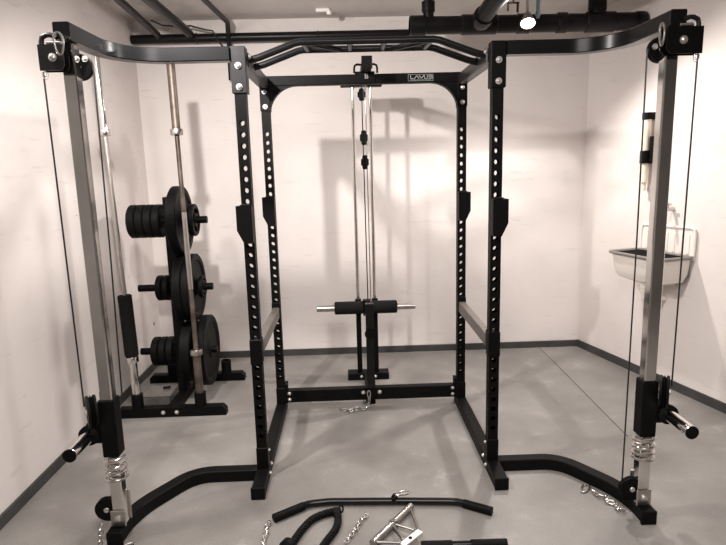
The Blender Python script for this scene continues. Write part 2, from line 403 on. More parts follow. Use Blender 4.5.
for sx in (-1, 1):
    X = sx * W2
    for y in (0, D):
        up_o = upright_bm(X, y, .06, HT, S, HOLES, .0125).build('upright', M['black'], rack)
    # base rail with its end caps
    rail = MB().b2((X - .03, -.2, 0), (X + .03, D + .06, .06)).build('base_rail', M['black'], rack)
    MB().b2((X - .033, -.208, .0), (X + .033, -.197, .062)).build('end_cap', M['rubber'], rail)
    # flanged feet of the uprights
    MB().b2((X - .0285, -.0285, .06), (X + .0285, .0285, .17)).build('upright_foot', M['black'], rack)
    MB().b2((X - .0285, D - .0285, .06), (X + .0285, D + .0285, .16)).build('upright_foot', M['black'], rack)
    # top corner plates
    pf = MB().b2((X - .034, -.031, 1.858), (X + .034, .03, HT + .002)).build('corner_plate', M['charcoal'] if sx < 0 else M['black'], rack)
    for z in (1.975, 1.885): bolt((X, -.031, z), (0, -1, 0), pf, .0115)
    pr = MB().b2((X - .029, D - .03, 1.86), (X + .029, D + .03, HT)).build('corner_plate', M['black'], rack)
    for z in (1.968, 1.885): bolt((X, D - .03, z), (0, -1, 0), pr)
    # side top beam
    MB().b2((X - .025, .03, 1.985), (X + .025, D - .03, 2.045)).build('top_side_beam', M['charcoal'], rack)
    # lower brackets and bolts inside the rail
    for y, z in ((.079, .14), (.042, .05), (-.014, .03)): bolt((X - sx * (.03 if z < .1 else .025), y if z < .1 else .012, z), (-sx, 0, 0), rack, .009)
    # safety mount and pin collar on the front upright
    MB().b2((X - .0285, -.0285, .60), (X + .0285, .0285, .725)).build('safety_mount', M['black'], rack)
    # rear lower crossbeam flange
    fl = MB().b2((X - sx * .035 - .009, D - .032, .06), (X - sx * .035 + .009, D + .03, .19)).build('beam_flange', M['black'], rack)
    for z in (.085, .125): bolt((X - sx * .055, D - .0275, z), (0, -1, 0), fl, .009)
    # gusset under the rear top beam
    r = .16; cx = X - sx * (.025 + r); cz = 2.0 - r
    poly = [(X - sx * .025, 2.006)] + [(cx + sx * r * math.cos(a), cz + r * math.sin(a)) for a in [k * PI / 2 / 10 for k in range(11)]]
    MB().prism(poly, 1, D - .022, D + .022).build('gusset', M['black'], rack)
# crossbeams
MB().b2((-W2 + .044, D - .025, .062), (W2 - .044, D + .025, .142)).build('lower_crossbeam', M['black'], rack)
tb = MB().b2((-W2 + .025, D - .027, 2.0), (W2 - .025, D + .025, HT)).build('rear_crossbeam', M['black'], rack)
# printed logo on the rear crossbeam
yl = D - .0285
lg = MB()
for a, b in (((.258, 2.009), (.404, 2.0105)), ((.258, 2.0445), (.404, 2.046)), ((.258, 2.009), (.2595, 2.046)), ((.4025, 2.009), (.404, 2.046))):
    lg.b2((a[0], yl, a[1]), (b[0], yl + .001, b[1]), bev=0)
def strokes(m, paths, x0, z0, w, h, t):
    for path in paths:
        P = [V((x0 + px * w, 0, z0 + pz * h)) for px, pz in path]
        for a, b in zip(P, P[1:]):
            d = b - a; ang = math.atan2(d.z, d.x)
            m.box(((a.x + b.x) / 2, yl + .0005, (a.z + b.z) / 2), (d.length + t * .8, .001, t), rot=Matrix.Rotation(-ang, 3, 'Y'), bev=0)
LET = {'L': [[(0, 1), (0, 0), (.8, 0)]], 'A': [[(0, 0), (.5, 1), (1, 0)]], 'V': [[(0, 1), (.5, 0), (1, 1)]], 'U': [[(0, 1), (0, 0), (.8, 0), (.8, 1)]],
       'S': [[(.9, 1), (0, 1), (0, .5), (.9, .5), (.9, 0), (0, 0)]]}
xx = .2725
for ch, w in (('L', .020), ('A', .026), ('V', .026), ('U', .022), ('S', .022)):
    strokes(lg, LET[ch], xx, 2.0225, w, .017, .0042); xx += w + (.002 if ch in 'LA' else .0045)
for k in range(13):
    lg.b2((.272 + k * .0092, yl, 2.0135), (.2775 + k * .0092, yl + .001, 2.0165), bev=0)
lg.build('printed_logo', M['logo'], tb)
# multi grip pull-up bar
pb = MB()
FB = [(-.548, .115, 2.022), (-.50, .115, 2.034), (-.335, .115, 2.093), (-.305, .115, 2.098), (.305, .115, 2.098), (.335, .115, 2.093), (.50, .115, 2.034), (.548, .115, 2.022)]
RB = [(x, .275, z - .004) for x, y, z in FB]
pb.tube(FB, .0165, 16)
pbo = pb.build('pull_up_bar', M['gloss'], rack)
MB().tube(RB, .0165, 16).build('pull_up_bar', M['gloss'], rack)
for a, b in (((-.30, .115), (-.285, .275)), ((-.08, .115), (-.08, .275)), ((.08, .115), (.08, .275)), ((.30, .115), (.285, .275))):
    MB().cyl((a[0], a[1] + .012, 2.098), (b[0], b[1] - .012, 2.094), .014, 14).build('cross_grip', M['gloss'], rack)
for a, b in (((-.27, .12), (-.13, .27)), ((.27, .12), (.13, .27))):
    MB().cyl((a[0], a[1] + .01, 2.094), (b[0], b[1] - .01, 2.09), .013, 14).build('cross_grip', M['gloss'], rack)
for sx in (-1, 1):
    pl = MB().b2((sx * .548 - .004, .07, 1.985), (sx * .548 + .004, .32, 2.05)).build('bar_flange', M['charcoal'], rack)
    for y in (.08, .2, .31): bolt((sx * .544, y, 2.03), (-sx, 0, 0), pl, .009)
# cable arms, upper and lower, bent forward to the columns
def upper_path(sx):
    c = [(sx * (.875 + .228 * math.sin(PI / 2 * k / 12)), -.25 + .238 * math.cos(PI / 2 * k / 12), 2.025) for k in range(13)]
    return [(sx * .61, -.012, 2.025)] + c + [(sx * 1.108, -.5, 2.025)]
def fillet(P, r, n=6):
    out = [V(P[0])]
    for a, b, c in zip(P, P[1:], P[2:]):
        a, b, c = V(a), V(b), V(c); u = (a - b).normalized(); w = (c - b).normalized()
        d = min(r, (a - b).length * .48, (c - b).length * .48)
        p, q = b + u * d, b + w * d
        for k in range(n + 1):
            t_ = k / n; out.append(p * (1 - t_) ** 2 + b * 2 * t_ * (1 - t_) + q * t_ ** 2)
    out.append(V(P[-1])); return out
def lower_path(sx):
    return fillet([(sx * .606, -.008, .03), (sx * .915, -.008, .03), (sx * 1.085, -.265, .03), (sx * 1.124, -.40, .03), (sx * 1.124, -.5, .03)], .10)
for sx in (-1, 1):
    MB().bar(upper_path(sx), .06, .06).build('upper_cable_arm', M['gloss'], rack)
    la = MB().bar(lower_path(sx), .06, .06).build('lower_cable_arm', M['black'], rack)
    MB().b2((sx * 1.12 - .033, -.512, 0), (sx * 1.12 + .033, -.5, .062)).build('end_cap', M['rubber'], la)

# J hooks and safeties lift off the rack
def jhook(sx, y):
    m = MB(); X = sx * W2
    o_ = sx * .041; i_ = -sx * .030
    poly = [(X + i_, 1.365), (X + o_, 1.365), (X + o_, 1.255), (X + sx * .012, 1.195), (X + i_ + sx * .006, 1.195), (X + i_, 1.21)]
    m.prism(poly, 1, y - .085, y - .026)
    return m
for sx, y, lab in ((-1, 0, 'black bar hook on the front left upright of the rack'), (1, 0, 'black bar hook on the front right upright of the rack'),
                   (-1, D, 'black bar hook on the rear left upright of the rack'), (1, D, 'black bar hook on the rear right upright of the rack')):
    t = thing('bar_hook', lab, 'hook', (sx * W2, y - .03, 1.2), 'bar hooks on the rack uprights')
    jhook(sx, y).build('hook_body', M['black'], t)
    X = sx * W2
    MB().b2((X - .022, y - .08, 1.366), (X + .022, y - .03, 1.371), bev=.001).build('wear_pad', M['foam'], t)
    MB().cyl((X, y - .027, 1.331), (X, y + .02, 1.331), .0105, 12).build('locking_pin', M['steel'], t)
for sx, lab in ((-1, 'grey flat safety bar spanning the left side of the rack'), (1, 'grey flat safety bar spanning the right side of the rack')):
    t = thing('safety_bar', lab, 'safety bar', (sx * W2, .4, .62), 'safety bars inside the rack')
    MB().b2((sx * W2 - .02, .033, .625), (sx * W2 + .02, D - .027, .69)).build('bar_body', M['liner'], t)
    MB().b2((sx * W2 - .026, .033, .615), (sx * W2 + .026, .05, .72)).build('end_bracket', M['black'], t)
    MB().b2((sx * W2 - .026, D - .04, .615), (sx * W2 + .026, D - .027, .72)).build('end_bracket', M['black'], t)

# ------------------------------------------------------------------ cable columns
for sx in (-1, 1):
    side = 'left' if sx < 0 else 'right'
    cx, cy = sx * 1.115, -.435
    t = thing('cable_column', 'chrome square cable column with black sliding carriage at the far %s of the rack' % side, 'cable column', (cx, cy, .061), 'chrome cable columns either side of the rack')
    MB().b2((cx - .025, cy - .025, .062), (cx + .025, cy + .025, 1.993), bev=.004).build('column_post', M['chrome'], t)
    # foot bracket
    ft = MB().b2((cx - .032, cy - .034, .0615), (cx + .032, cy - .0255, .135), bev=.004).b2((cx - .034, cy + .0255, .0615), (cx + .034, cy + .034, .20), bev=.004).build('foot_bracket', M['steel'], t)
    bolt((cx, cy - .034, .10), (0, -1, 0), ft, .012)
    # bottom pulley, left of the post on both columns
    bx = cx - .048
    bp = MB().lathe([(-.012, .01), (-.012, .05), (-.006, .05), (0, .043), (.006, .05), (.012, .05), (.012, .01)], (bx, cy - .01, .135), (0, 1, 0), 28).build('bottom_pulley', M['rubber'], t)
    MB().cyl((bx, cy - .028, .135), (bx, cy + .008, .135), .011, 12).build('axle', M['bolt'], bp)
    MB().b2((bx - .022, cy + .01, .0615), (bx + .03, cy + .018, .165), bev=.003).build('pulley_bracket', M['black'], t)
    # spring
    pts = [(cx + .043 * math.cos(a), cy + .043 * math.sin(a), .278 + (.092 * a / (2 * PI * 3))) for a in [k * 2 * PI / 20 for k in range(61)]]
    MB().tube(pts, .0048, 8).build('spring', M['zinc'], t)
    MB().ring((cx, cy, .275), (0, 0, 1), .043, .006).build('spring_stop', M['zinc'], t)
    # carriage
    MB().b2((cx - .033, cy - .033, .375), (cx + .033, cy + .033, .622), bev=.004).build('carriage', M['black'], t)
    px = cx + sx * .066
    MB().b2((cx + sx * .033, cy - .025, .435), (px + sx * .005, cy + .025, .51), bev=.004).build('carriage_bracket', M['black'], t)
    pu = MB().lathe([(-.019, .012), (-.019, .066), (-.01, .068), (-.005, .058), (0, .068), (.005, .058), (.01, .068), (.019, .066), (.019, .012)], (px, cy - .012, .57), (.87, -.49 * sx, 0), 32).build('carriage_pulley', M['rubber'], t)
    MB().cyl(V((px, cy - .012, .57)) - V((.87, -.49 * sx, 0)) * .024, V((px, cy - .012, .57)) + V((.87, -.49 * sx, 0)) * .024, .012, 12).build('axle', M['bolt'], pu)
    # weight peg
    pz = .475; pxx = cx + sx * .080
    pg = MB().cyl((pxx, -.465, pz), (pxx, -.632, pz), .0265, 24).build('weight_peg', M['chrome'], t)
    MB().cyl((pxx, -.632, pz), (pxx, -.637, pz), .0265, 24).build('end_cap', M['rubber'], pg)
    MB().lathe([(0, .02), (0, .042), (.014, .042), (.014, .02)], (pxx, -.47, pz), (0, 1, 0), 28).build('collar', M['rubber'], pg)
    pg = MB().cyl((pxx, -.405, pz), (pxx, -.23, pz), .0235, 24).build('weight_peg', M['chrome'], t)
    MB().lathe([(0, .02), (0, .042), (.014, .042), (.014, .02)], (pxx, -.405, pz), (0, 1, 0), 28).build('collar', M['rubber'], pg)
    # top pulley housing
    xa, xb = (cx + .012, cx - .075) if sx < 0 else (cx - .055, cx + .078)
    zl, zh = (1.888, 1.976) if sx < 0 else (1.898, 1.992)
    e = (xb - xa) * .12
    poly = [(xa, zh), (xb, zh), (xb, zl), (xa + e, zl), (xa, zl + .018)]
    hs = MB().prism(poly, 1, -.518, -.512).build('housing_plate', M['charcoal'] if sx < 0 else M['black'], t)
    MB().prism(poly, 1, -.478, -.472).build('housing_plate', M['black'], t)
    bolt(((xa + xb) / 2 - sx * .006, -.518, (zl + zh) / 2), (0, -1, 0), hs, .012)
    MB().b2((cx - .02, -.472, 1.945), (cx + .02, cy - .02, 1.992), bev=.003).build('housing_mount', M['black'], t)
    MB().lathe([(-.013, .01), (-.013, .038), (-.007, .038), (0, .033), (.007, .038), (.013, .038), (.013, .01)], (cx + sx * .036, -.495, zl + .045), (0, 1, 0), 28).build('top_pulley', M['rubber'], t)
    iy = cy + .042
    ip = MB().lathe([(-.012, .01), (-.012, .048), (-.006, .048), (0, .04), (.006, .048), (.012, .048), (.012, .01)], (cx - sx * .012, iy, 1.918 if sx < 0 else 1.935), (0, 1, 0), 28).build('top_pulley', M['rubber'], t)
    bolt((cx - sx * .04, iy - .0125, 1.945), (0, -1, 0), ip, .009)
    # bent rod guard over the housing
    gx = cx + sx * .070
    gz = zh
    MB().tube([(cx + sx * .012, -.495, gz + .026), (cx + sx * .035, -.495, gz + .036), (gx - sx * .02, -.495, gz + .036), (gx - sx * .004, -.495, gz + .028), (gx, -.495, gz + .012), (gx, -.495, gz)], .009, 12).build('guard_rod', M['charcoal'], t)
    MB().cyl((gx, -.495, zl), (gx, -.495, zl - .018), .011, 14).cyl((gx, -.495, zl - .018), (gx, -.495, zl - .026), .008, 14).build('rod_nut', M['zinc'], t)
    MB().cyl((cx + sx * .0, -.495, gz + .008), (cx + sx * .05, -.495, gz + .008), .009, 14).build('spacer', M['zinc'], t)
    # cables
    MB().tube([(cx + sx * .0755, -.495, zl + .045), (cx + sx * .077, -.488, 1.5), (px + sx * .02, cy - .03, .60)], .0034, 8).build('cable', M['cable'], t)
    xi = cx - sx * .062
    if sx > 0: path = [(xi + .002, iy, 1.94), (xi, iy, 1.9), (xi + .003, iy, 1.2), (bx - .04, cy - .01, .14)]
    else: path = [(xi - .002, iy, 1.93), (xi, iy, 1.88), (xi - .01, iy, 1.2), (cx + .043, iy - .01, .60)]
    MB().tube(path, .0034, 8).build('cable', M['cable'], t)

# ------------------------------------------------------------------ lat pulldown tower
t = thing('lat_tower', 'lat pulldown tower with two chrome guide rods behind the rear crossbeam of the rack', 'cable machine', (0, 1.36, 0))
MB().b2((-.15, 1.30, 0), (.15, 1.40, .05)).build('base_foot', M['black'], t)
MB().b2((-.03, .862, 0), (.03, 1.30, .05)).build('base_rail', M['black'], t)
for sx in (-1, 1):
    MB().b2((sx * .06 - .018, 1.338, .05), (sx * .06 + .018, 1.382, .555)).build('lower_post', M['black'], t)
    MB().cyl((sx * .06, 1.36, .555), (sx * .06, 1.36, 2.062), .0125, 18).build('guide_rod', M['chrome'], t)
    MB().cyl((sx * .06, 1.36, .555), (sx * .06, 1.36, .595), .022, 18).build('rod_stop', M['black'], t)
    bolt((sx * .05, 1.30, .028), (0, -1, 0), t, .009)
MB().b2((-.14, 1.325, 2.062), (.14, 1.395, 2.13)).build('top_plate', M['black'], t)
lt = MB().b2((-.012, .63, 2.06), (.042, 1.325, 2.122)).build('top_arm', M['black'], t)
MB().b2((-.015, .62, 2.058), (.045, .63, 2.126)).build('arm_end_plate', M['black'], t)
MB().b2((-.05, D - .036, 1.998), (.065, D - .0275, 2.068), bev=.003).b2((-.02, D - .036, 2.056), (.05, D - .0285, 2.06), bev=.002).build('clamp_plate', M['black'], t)
for sx in (-1, 1):
    MB().tube([(.0125 + sx * .018, .76, 2.100), (.0125 + sx * .048, .76, 2.104), (.0125 + sx * .062, .76, 2.098), (.0125 + sx * .066, .76, 2.085), (.0125 + sx * .066, .763, 2.056)], .0065, 10).build('clamp_hook', M['black'], t)
cu = bpy.data.curves.new('mark', 'FONT'); cu.body = 'B'; cu.size = .042; cu.align_x = 'CENTER'; cu.extrude = .0006
tmpo = bpy.data.objects.new('mark', cu); COL.objects.link(tmpo)
dg = bpy.context.evaluated_depsgraph_get(); me = bpy.data.meshes.new_from_object(tmpo.evaluated_get(dg)); bpy.data.objects.remove(tmpo)
me.transform(Matrix.Rotation(PI / 2, 4, 'X')); me.transform(Matrix.Translation(V((.016, D - .0368, 2.028)) - V(t.location)))
me.materials.append(M['logo']); mo = bpy.data.objects.new('printed_mark', me); COL.objects.link(mo); mo.parent = t
# carriage with its loading bar
MB().cyl((-.355, 1.30, .545), (.345, 1.30, .545), .023, 24).build('loading_bar', M['steel'], t)
for x0, x1 in ((-.23, -.028), (.03, .215)):
    MB().cyl((x0, 1.30, .545), (x1, 1.30, .545), .046, 24, ch=.006).build('foam_sleeve', M['foam'], t)
MB().b2((-.028, 1.27, .49), (.03, 1.335, .60)).b2((-.085, 1.315, .505), (.085, 1.3365, .585)).build('carriage_block', M['black'], t)
# front low pulley post
fp = MB().b2((-.024, D - .03, .1425), (.026, D + .02, .69)).build('front_post', M['gloss'], t)
MB().lathe([(-.002, 0), (-.002, .03), (.004, .034), (.004, 0)], (.001, D - .031, .50), (0, -1, 0), 28).build('pulley_cover', M['rubber'], fp)
for sx in (-1, 1): bolt((.001 + sx * .052, D - .0265, .115), (0, -1, 0), fp, .010)
# cables and stops
MB().tube([(-.012, .86, 2.06), (-.004, .86, .60)], .0035, 8).build('cable', M['cable'], t)
MB().tube([(.010, .86, 2.06), (.014, .86, .60)], .0035, 8).build('cable', M['steel'], t)
for x, z, h in ((-.012, 1.95, .07), (-.005, 1.70, .085), (-.002, 1.555, .085)):
    MB().b2((x - .0155, .842, z - h / 2), (x + .0155, .878, z + h / 2), bev=.006).b2((x - .024, .85, z - h * .25), (x + .024, .87, z + h * .25), bev=.005).build('cable_stop', M['black'], t)

# ------------------------------------------------------------------ plate tree
PX, PY = -1.275, 1.1
t = thing('plate_tree', 'black weight plate tree with bar holders in the left corner', 'plate tree', (PX, PY, 0))
for y, x0, x1 in ((.80, -1.62, -.925), (1.41, -1.61, -.915)):
    poly = [(x0, 0), (x1, 0), (x1, .035), (x1 - .022, .06), (x0 + .022, .06), (x0, .035)]
    fb = MB().prism(poly, 1, y - .03, y + .03).build('base_foot', M['black'], t)
    if y < 1:
        for x in (-1.32, -1.235): bolt((x, y - .03, .032), (0, -1, 0), fb, .0105)
MB().b2((PX - .03, .83, .0), (PX + .03, 1.38, .058)).build('base_rail', M['black'], t)
MB().b2((PX - .03, PY - .035, .058), (PX + .03, PY + .035, 1.37)).build('post', M['black'], t)
for z, xl, xr in ((1.217, -1.545, -1.035), (.772, -1.52, -1.03), (.335, -1.545, -1.03)):
    for a, b in ((PX - .03, xl), (PX + .03, xr)):
        MB().cyl((a, PY, z), (b, PY, z), .0235, 20).build('plate_peg', M['black'], t)
HB = {'B1': (-1.088, .80), 'B2': (-1.485, .80), 'R1': (-1.05, 1.41), 'R2': (-1.445, 1.41)}
for x, y in HB.values():
    MB().lathe([(0, 0), (0, .036), (.09, .036), (.09, .028), (.004, .028), (.004, 0)], (x, y, .06), (0, 0, 1), 24).build('bar_holder', M['black'], t)

def plate(r, th):
    m = MB(); h = th / 2; hole = .0245
    if r > .15:
        prof = [(-h, hole), (-h, .05), (-h + .01, .06), (-h + .012, r * .78), (-h + .002, r * .84), (-h, r - .008), (-h + .006, r), (h - .006, r), (h, r - .008), (h - .002, r * .84), (h - .012, r * .78), (h - .01, .06), (h, .05), (h, hole)]
    else:
        prof = [(-h, hole), (-h, .042), (-h + .006, .047), (-h + .006, r * .8), (-h, r * .86), (-h, r - .006), (-h + .006, r), (h - .006, r), (h, r - .006), (h, r * .86), (h - .006, r * .8), (h - .006, .047), (h, .042), (h, hole)]
    return m.lathe(prof, (0, 0, 0), (1, 0, 0), 48, close=True)
def grip_plate(r, th):
    m = MB(); h = th / 2
    m.lathe([(-h, r * .74), (-h, r - .006), (-h + .006, r), (h - .006, r), (h, r - .006), (h, r * .74)], (0, 0, 0), (1, 0, 0), 40, close=True)
    m.lathe([(-h, .0245), (-h, .045), (h, .045), (h, .0245)], (0, 0, 0), (1, 0, 0), 32, close=True)
    for k in range(4):
        a = k * PI / 2 + .5
        m.box((0, math.cos(a) * r * .58, math.sin(a) * r * .58), (th * .8, r * .5, r * .24), rot=Matrix.Rotation(a, 3, 'X'), bev=.004)
    return m
protos = {}
def put_plate(kind, r, th, x, z, lab, grp):
    key = (kind, r, th)
    z = z - .0008
    if key not in protos:
        m = grip_plate(r, th) if kind == 'grip' else plate(r, th)
        o_ = m.build('weight_plate', M['rubber']); o_.location = (x, PY, z); tag(o_, lab, 'weight plate', grp); protos[key] = o_
    else: dup(protos[key], (x, PY, z), lab, grp)
G1, G2 = 'small black plates on the left pegs of the plate tree', 'large black plates on the right pegs of the plate tree'
for k, x in enumerate((-1.502, -1.449, -1.396, -1.343)):
    put_plate('p', .108, .05, x, 1.217, ('thick small black plate on the top left peg, outermost', 'thick small black plate on the top left peg, second from the outer end', 'thick small black plate on the top left peg, third from the outer end', 'thick small black plate on the top left peg, innermost next to the post')[k], G1)
put_plate('p', .222, .065, -1.21, 1.217, 'large black bumper plate at the top of the plate tree', G2)
put_plate('grip', .105, .04, -1.125, 1.217, 'small black grip plate with cut-outs in front of the top bumper plate', G2)
for k, x in enumerate((-1.372, -1.329)):
    put_plate('p', .084, .038, x, .772, ('small black plate on the middle left peg, outer of two', 'small black plate on the middle left peg, inner of two')[k], G1)
for k, x in enumerate((-1.213, -1.155)):
    put_plate('p', .222, .058, x, .772, ('large black bumper plate on the middle right peg, inner of two', 'large black bumper plate on the middle right peg, outer of two')[k], G2)
put_plate('grip', .075, .03, -1.10, .772, 'smallest black grip plate at the front of the middle right peg', G2)
for k, x in enumerate((-1.432, -1.383, -1.334)):
    put_plate('p', .098, .045, x, .335, ('small black plate on the bottom left peg, outermost of three', 'small black plate on the bottom left peg, middle of three', 'small black plate on the bottom left peg, innermost of three')[k], G1)
for k, (x, r_) in enumerate(((-1.2, .205), (-1.094, .238))):
    put_plate('p', r_, .07 if k == 0 else .06, x, .335, ('medium black bumper plate on the bottom right peg next to the post', 'largest black bumper plate at the outer end of the bottom right peg')[k], G2)

# barbells standing in the front holders
def barbell(p0, p1, lab, mats, collar_mat, ls=.322):
    p0 = V(p0); p1 = V(p1); d = (p1 - p0).normalized()
    P = lambda s_: p0 + d * s_
    t = thing('barbell', lab, 'barbell', p0, 'barbells standing in the plate tree')
    MB().cyl(P(ls + .01), P(1.72), .0142, 18).build('shaft', mats[0], t)
    for a, b, e in ((.0, ls, 1), (1.722, 2.14, -1)):
        sl = MB().cyl(P(a), P(b), .0248, 24).build('sleeve', mats[1], t)
        c = b if e > 0 else a - .035
        MB().lathe([(0, .0), (0, .036), (.006, .038), (.029, .038), (.035, .036), (.035, 0)], P(c), d, 28).build('collar', collar_mat, sl)
    if mats[0] is M['rust']: MB().cyl(P(.74), P(1.22), .0158, 18).build('painted_glint', M['steel'], t)  # brighter metal over the shaft imitates a stretch catching reflected light
    return P
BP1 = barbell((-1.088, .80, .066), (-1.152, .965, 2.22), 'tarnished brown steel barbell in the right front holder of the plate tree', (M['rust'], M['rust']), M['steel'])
BP2 = barbell((-1.485, .80, .066), (-1.568, .90, 2.22), 'bright chrome barbell leaning up in the left front holder of the plate tree', (M['steel'], M['chrome']), M['chrome'], .292)
pd = MB().lathe([(0, .0146), (0, .036), (.006, .042), (.385, .042), (.391, .036), (.391, .0146)], BP2(.330), (BP2(1) - BP2(0)), 28, close=True).build('barbell_pad', M['foam'], None)
tag(pd, 'black foam pad wrapped round the chrome barbell', 'barbell pad')

# ------------------------------------------------------------------ clear tray behind the plate tree foot
t = thing('plastic_box', 'clear plastic box on the floor behind the plate tree foot', 'box', (-1.40, .99, 0))
MB().prism([(-1.50, .90), (-1.315, .90), (-1.315, 1.10), (-1.50, 1.10)], 2, .0, .004).b2((-1.50, .897, .004), (-1.315, .90, .085), bev=0).b2((-1.50, 1.10, .004), (-1.315, 1.103, .085), bev=0).b2((-1.503, .897, .004), (-1.50, 1.103, .085), bev=0).b2((-1.315, .897, .004), (-1.312, 1.103, .085), bev=0).build('box_body', M['clear'], t)
MB().b2((-1.507, .893, .085), (-1.308, 1.107, .09), bev=.001).build('lid', M['clear'], t)
t2 = MB().box((-1.375, 1.04, .0965), (.05, .022, .013), rot=rotz(.4), bev=.004).build('clip', M['black']); tag(t2, 'small black clip lying on the clear plastic box lid', 'clip')

# ------------------------------------------------------------------ right wall: sink, tap and tube
def RW(s, z, off=0):        # point on the right wall: s metres from the back corner, off metres into the room
    p = pR + dR * s + nR * off; return V((p.x, p.y, z))
sA = 1.125                    # near end of the sink
sB = .67                     # far end
t = thing('wall_sink', 'white enamel utility sink with grey rim and ribbed splashback on the right wall', 'sink', RW((sA + sB) / 2, .72, .0))
Dp = .28
def slab(m, s0, s1, o0, o1, z0, z1, tap=0):
    A = [RW(s0, z0, o0), RW(s1, z0, o0), RW(s1, z0, o1), RW(s0, z0, o1)]
    B = [RW(s0, z1, o0), RW(s1, z1, o0), RW(s1, z1, o1), RW(s0, z1, o1)]
    va = [m.bm.verts.new(p) for p in A]; vb = [m.bm.verts.new(p) for p in B]
    m.bm.faces.new(va); m.bm.faces.new(vb)
    for k in range(4): m.bm.faces.new((va[k], va[(k+1) % 4], vb[(k+1) % 4], vb[k]))
    return m
# basin: tapering shell, open at the top
def ring_pts(s0, s1, o0, o1, z, r, n=5):
    pts = []
    for (cs, cof, a0) in ((s1 - r, o1 - r, 0), (s0 + r, o1 - r, PI / 2), (s0 + r, o0 + r, PI), (s1 - r, o0 + r, 1.5 * PI)):
        for k in range(n + 1):
            a = a0 + PI / 2 * k / n
            pts.append(RW(cs + r * math.cos(a), z, cof + r * math.sin(a)))
    return pts
def loft(m, rings, cap0=False, cap1=False):
    R_ = [[m.bm.verts.new(p) for p in r] for r in rings]; n = len(R_[0])
    for A, B in zip(R_, R_[1:]):
        for k in range(n): m.bm.faces.new((A[k], A[(k+1) % n], B[(k+1) % n], B[k]))
    if cap0: m.bm.faces.new(R_[0])
    if cap1: m.bm.faces.new(list(reversed(R_[-1])))
    return m
m = MB()
loft(m, [ring_pts(sB + .01, sA - .01, .004, Dp - .01, .903, .03), ring_pts(sB + .015, sA - .02, .005, Dp - .02, .80, .04), ring_pts(sB + .03, sA - .04, .008, Dp - .04, .745, .05), ring_pts(sB + .07, sA - .09, .03, Dp - .09, .725, .05)], cap1=True)
loft(m, [ring_pts(sB + .01, sA - .01, .004, Dp - .01, .903, .03), ring_pts(sB + .02, sA - .02, .014, Dp - .02, .903, .03), ring_pts(sB + .035, sA - .035, .02, Dp - .045, .80, .045), ring_pts(sB + .09, sA - .09, .055, Dp - .11, .748, .05)], cap1=True)
m.build('basin', M['porcelain'], t)
rp = ring_pts(sB, sA, .012, Dp, .91, .03)
MB().tube(rp, .011, 10, closed=True).build('rim', M['rim'], t)
gr = MB()
for k in range(9):
    o_ = .04 + k * .028
    gr.cyl(RW(sB + .03, .907, o_), RW(sA - .03, .907, o_), .0052, 8)
for s_ in (sB + .03, sA - .03, (sA + sB) / 2): gr.cyl(RW(s_, .907, .04), RW(s_, .907, .275), .0058, 8)
gr.build('drain_rack', M['black'], t)
sp = MB(); slab(sp, sB + .0, sA, 0.001, .012, .89, 1.085)
for k in range(7):
    s_ = sB + .05 + k * (sA - sB - .1) / 6; slab(sp, s_ - .012, s_ + .012, .012, .017, .93, 1.05)
sp.build('splashback', M['porcelain'], t)
MB().tube([RW(sB, .92, .012), RW(sB, 1.06, .012), RW(sB + .02, 1.085, .012), RW(sA - .03, 1.095, .014), RW(sA - .005, 1.085, .014), RW(sA, 1.06, .014), RW(sA, .92, .014)], .009, 10).build('splashback_rim', M['porcelain'], t)
MB().cyl(RW(.9, .74, .17), RW(.9, .66, .17), .028).cyl(RW(.9, .70, .17), RW(.9, .685, .17), .035).tube([RW(.9, .66, .17), RW(.9, .62, .165), RW(.9, .60, .13), RW(.9, .60, .005)], .02, 14).build('drain_trap', M['porcelain'], t)
MB().tube([RW(sA - .035, .895, .01), RW(sA - .035, .78, .01), RW(sA - .045, .745, .03), RW(sA - .06, .735, .08)], .009, 8).build('support_bracket', M['rim'], t)

t = thing('wall_tap', 'small chrome tap on the right wall above the sink', 'tap', RW(.93, 1.2, 0))
MB().cyl(RW(.93, 1.205, 0), RW(.93, 1.205, .07), .012).tube([RW(.93, 1.2, .06), RW(.93, 1.2, .10), RW(.93, 1.19, .115), RW(.93, 1.165, .118)], .009, 12).build('spout', M['zinc'], t)
MB().cyl(RW(.93, 1.205, .05), RW(.93, 1.235, .05), .007).cyl(RW(.905, 1.238, .05), RW(.955, 1.238, .05), .007).build('handle', M['zinc'], t)

t = thing('wall_tube', 'cream tube held to the right wall by two black clamps', 'tube', RW(.70, 1.35, 0))
MB().cyl(RW(.70, 1.375, .045), RW(.70, 1.80, .045), .026, 24).cyl(RW(.70, 1.32, .045), RW(.70, 1.375, .045), .014, 16).build('tube_body', M['cream'], t)
for z, h in ((1.815, .045), (1.545, .085)):
    m = MB(); slab(m, .665, .735, .001, .03, z - h / 2, z + h / 2)
    m.cyl(RW(.70, z - h / 2, .045), RW(.70, z + h / 2, .045), .036, 24, ch=.003)
    m.build('clamp', M['black'], t)
m = MB(); slab(m, .738, .77, .001, .05, 1.50, 1.68); m.build('clamp_lever', M['black'], t)

# ------------------------------------------------------------------ things on the floor
def carab(p, ang, lab, tilt=0.0, size=.06, upright=False, group=None):
    t_pts = []
    for k in range(24):
        a = 2 * PI * k / 24
        u, v = math.cos(a) * size * .5, math.sin(a) * size * .19 * (1 + .25 * math.cos(a))
        if upright: q_ = V((v * math.cos(ang), v * math.sin(ang), u))
        else: q_ = Matrix.Rotation(ang, 3, 'Z') @ (Matrix.Rotation(tilt, 3, 'Y') @ V((u, v, 0)))
        t_pts.append(V(p) + q_)
    o_ = MB().tube(t_pts, .0042, 8, closed=True).build('carabiner', M['zinc'], None, shift=p)
    return tag(o_, lab, 'carabiner', group)

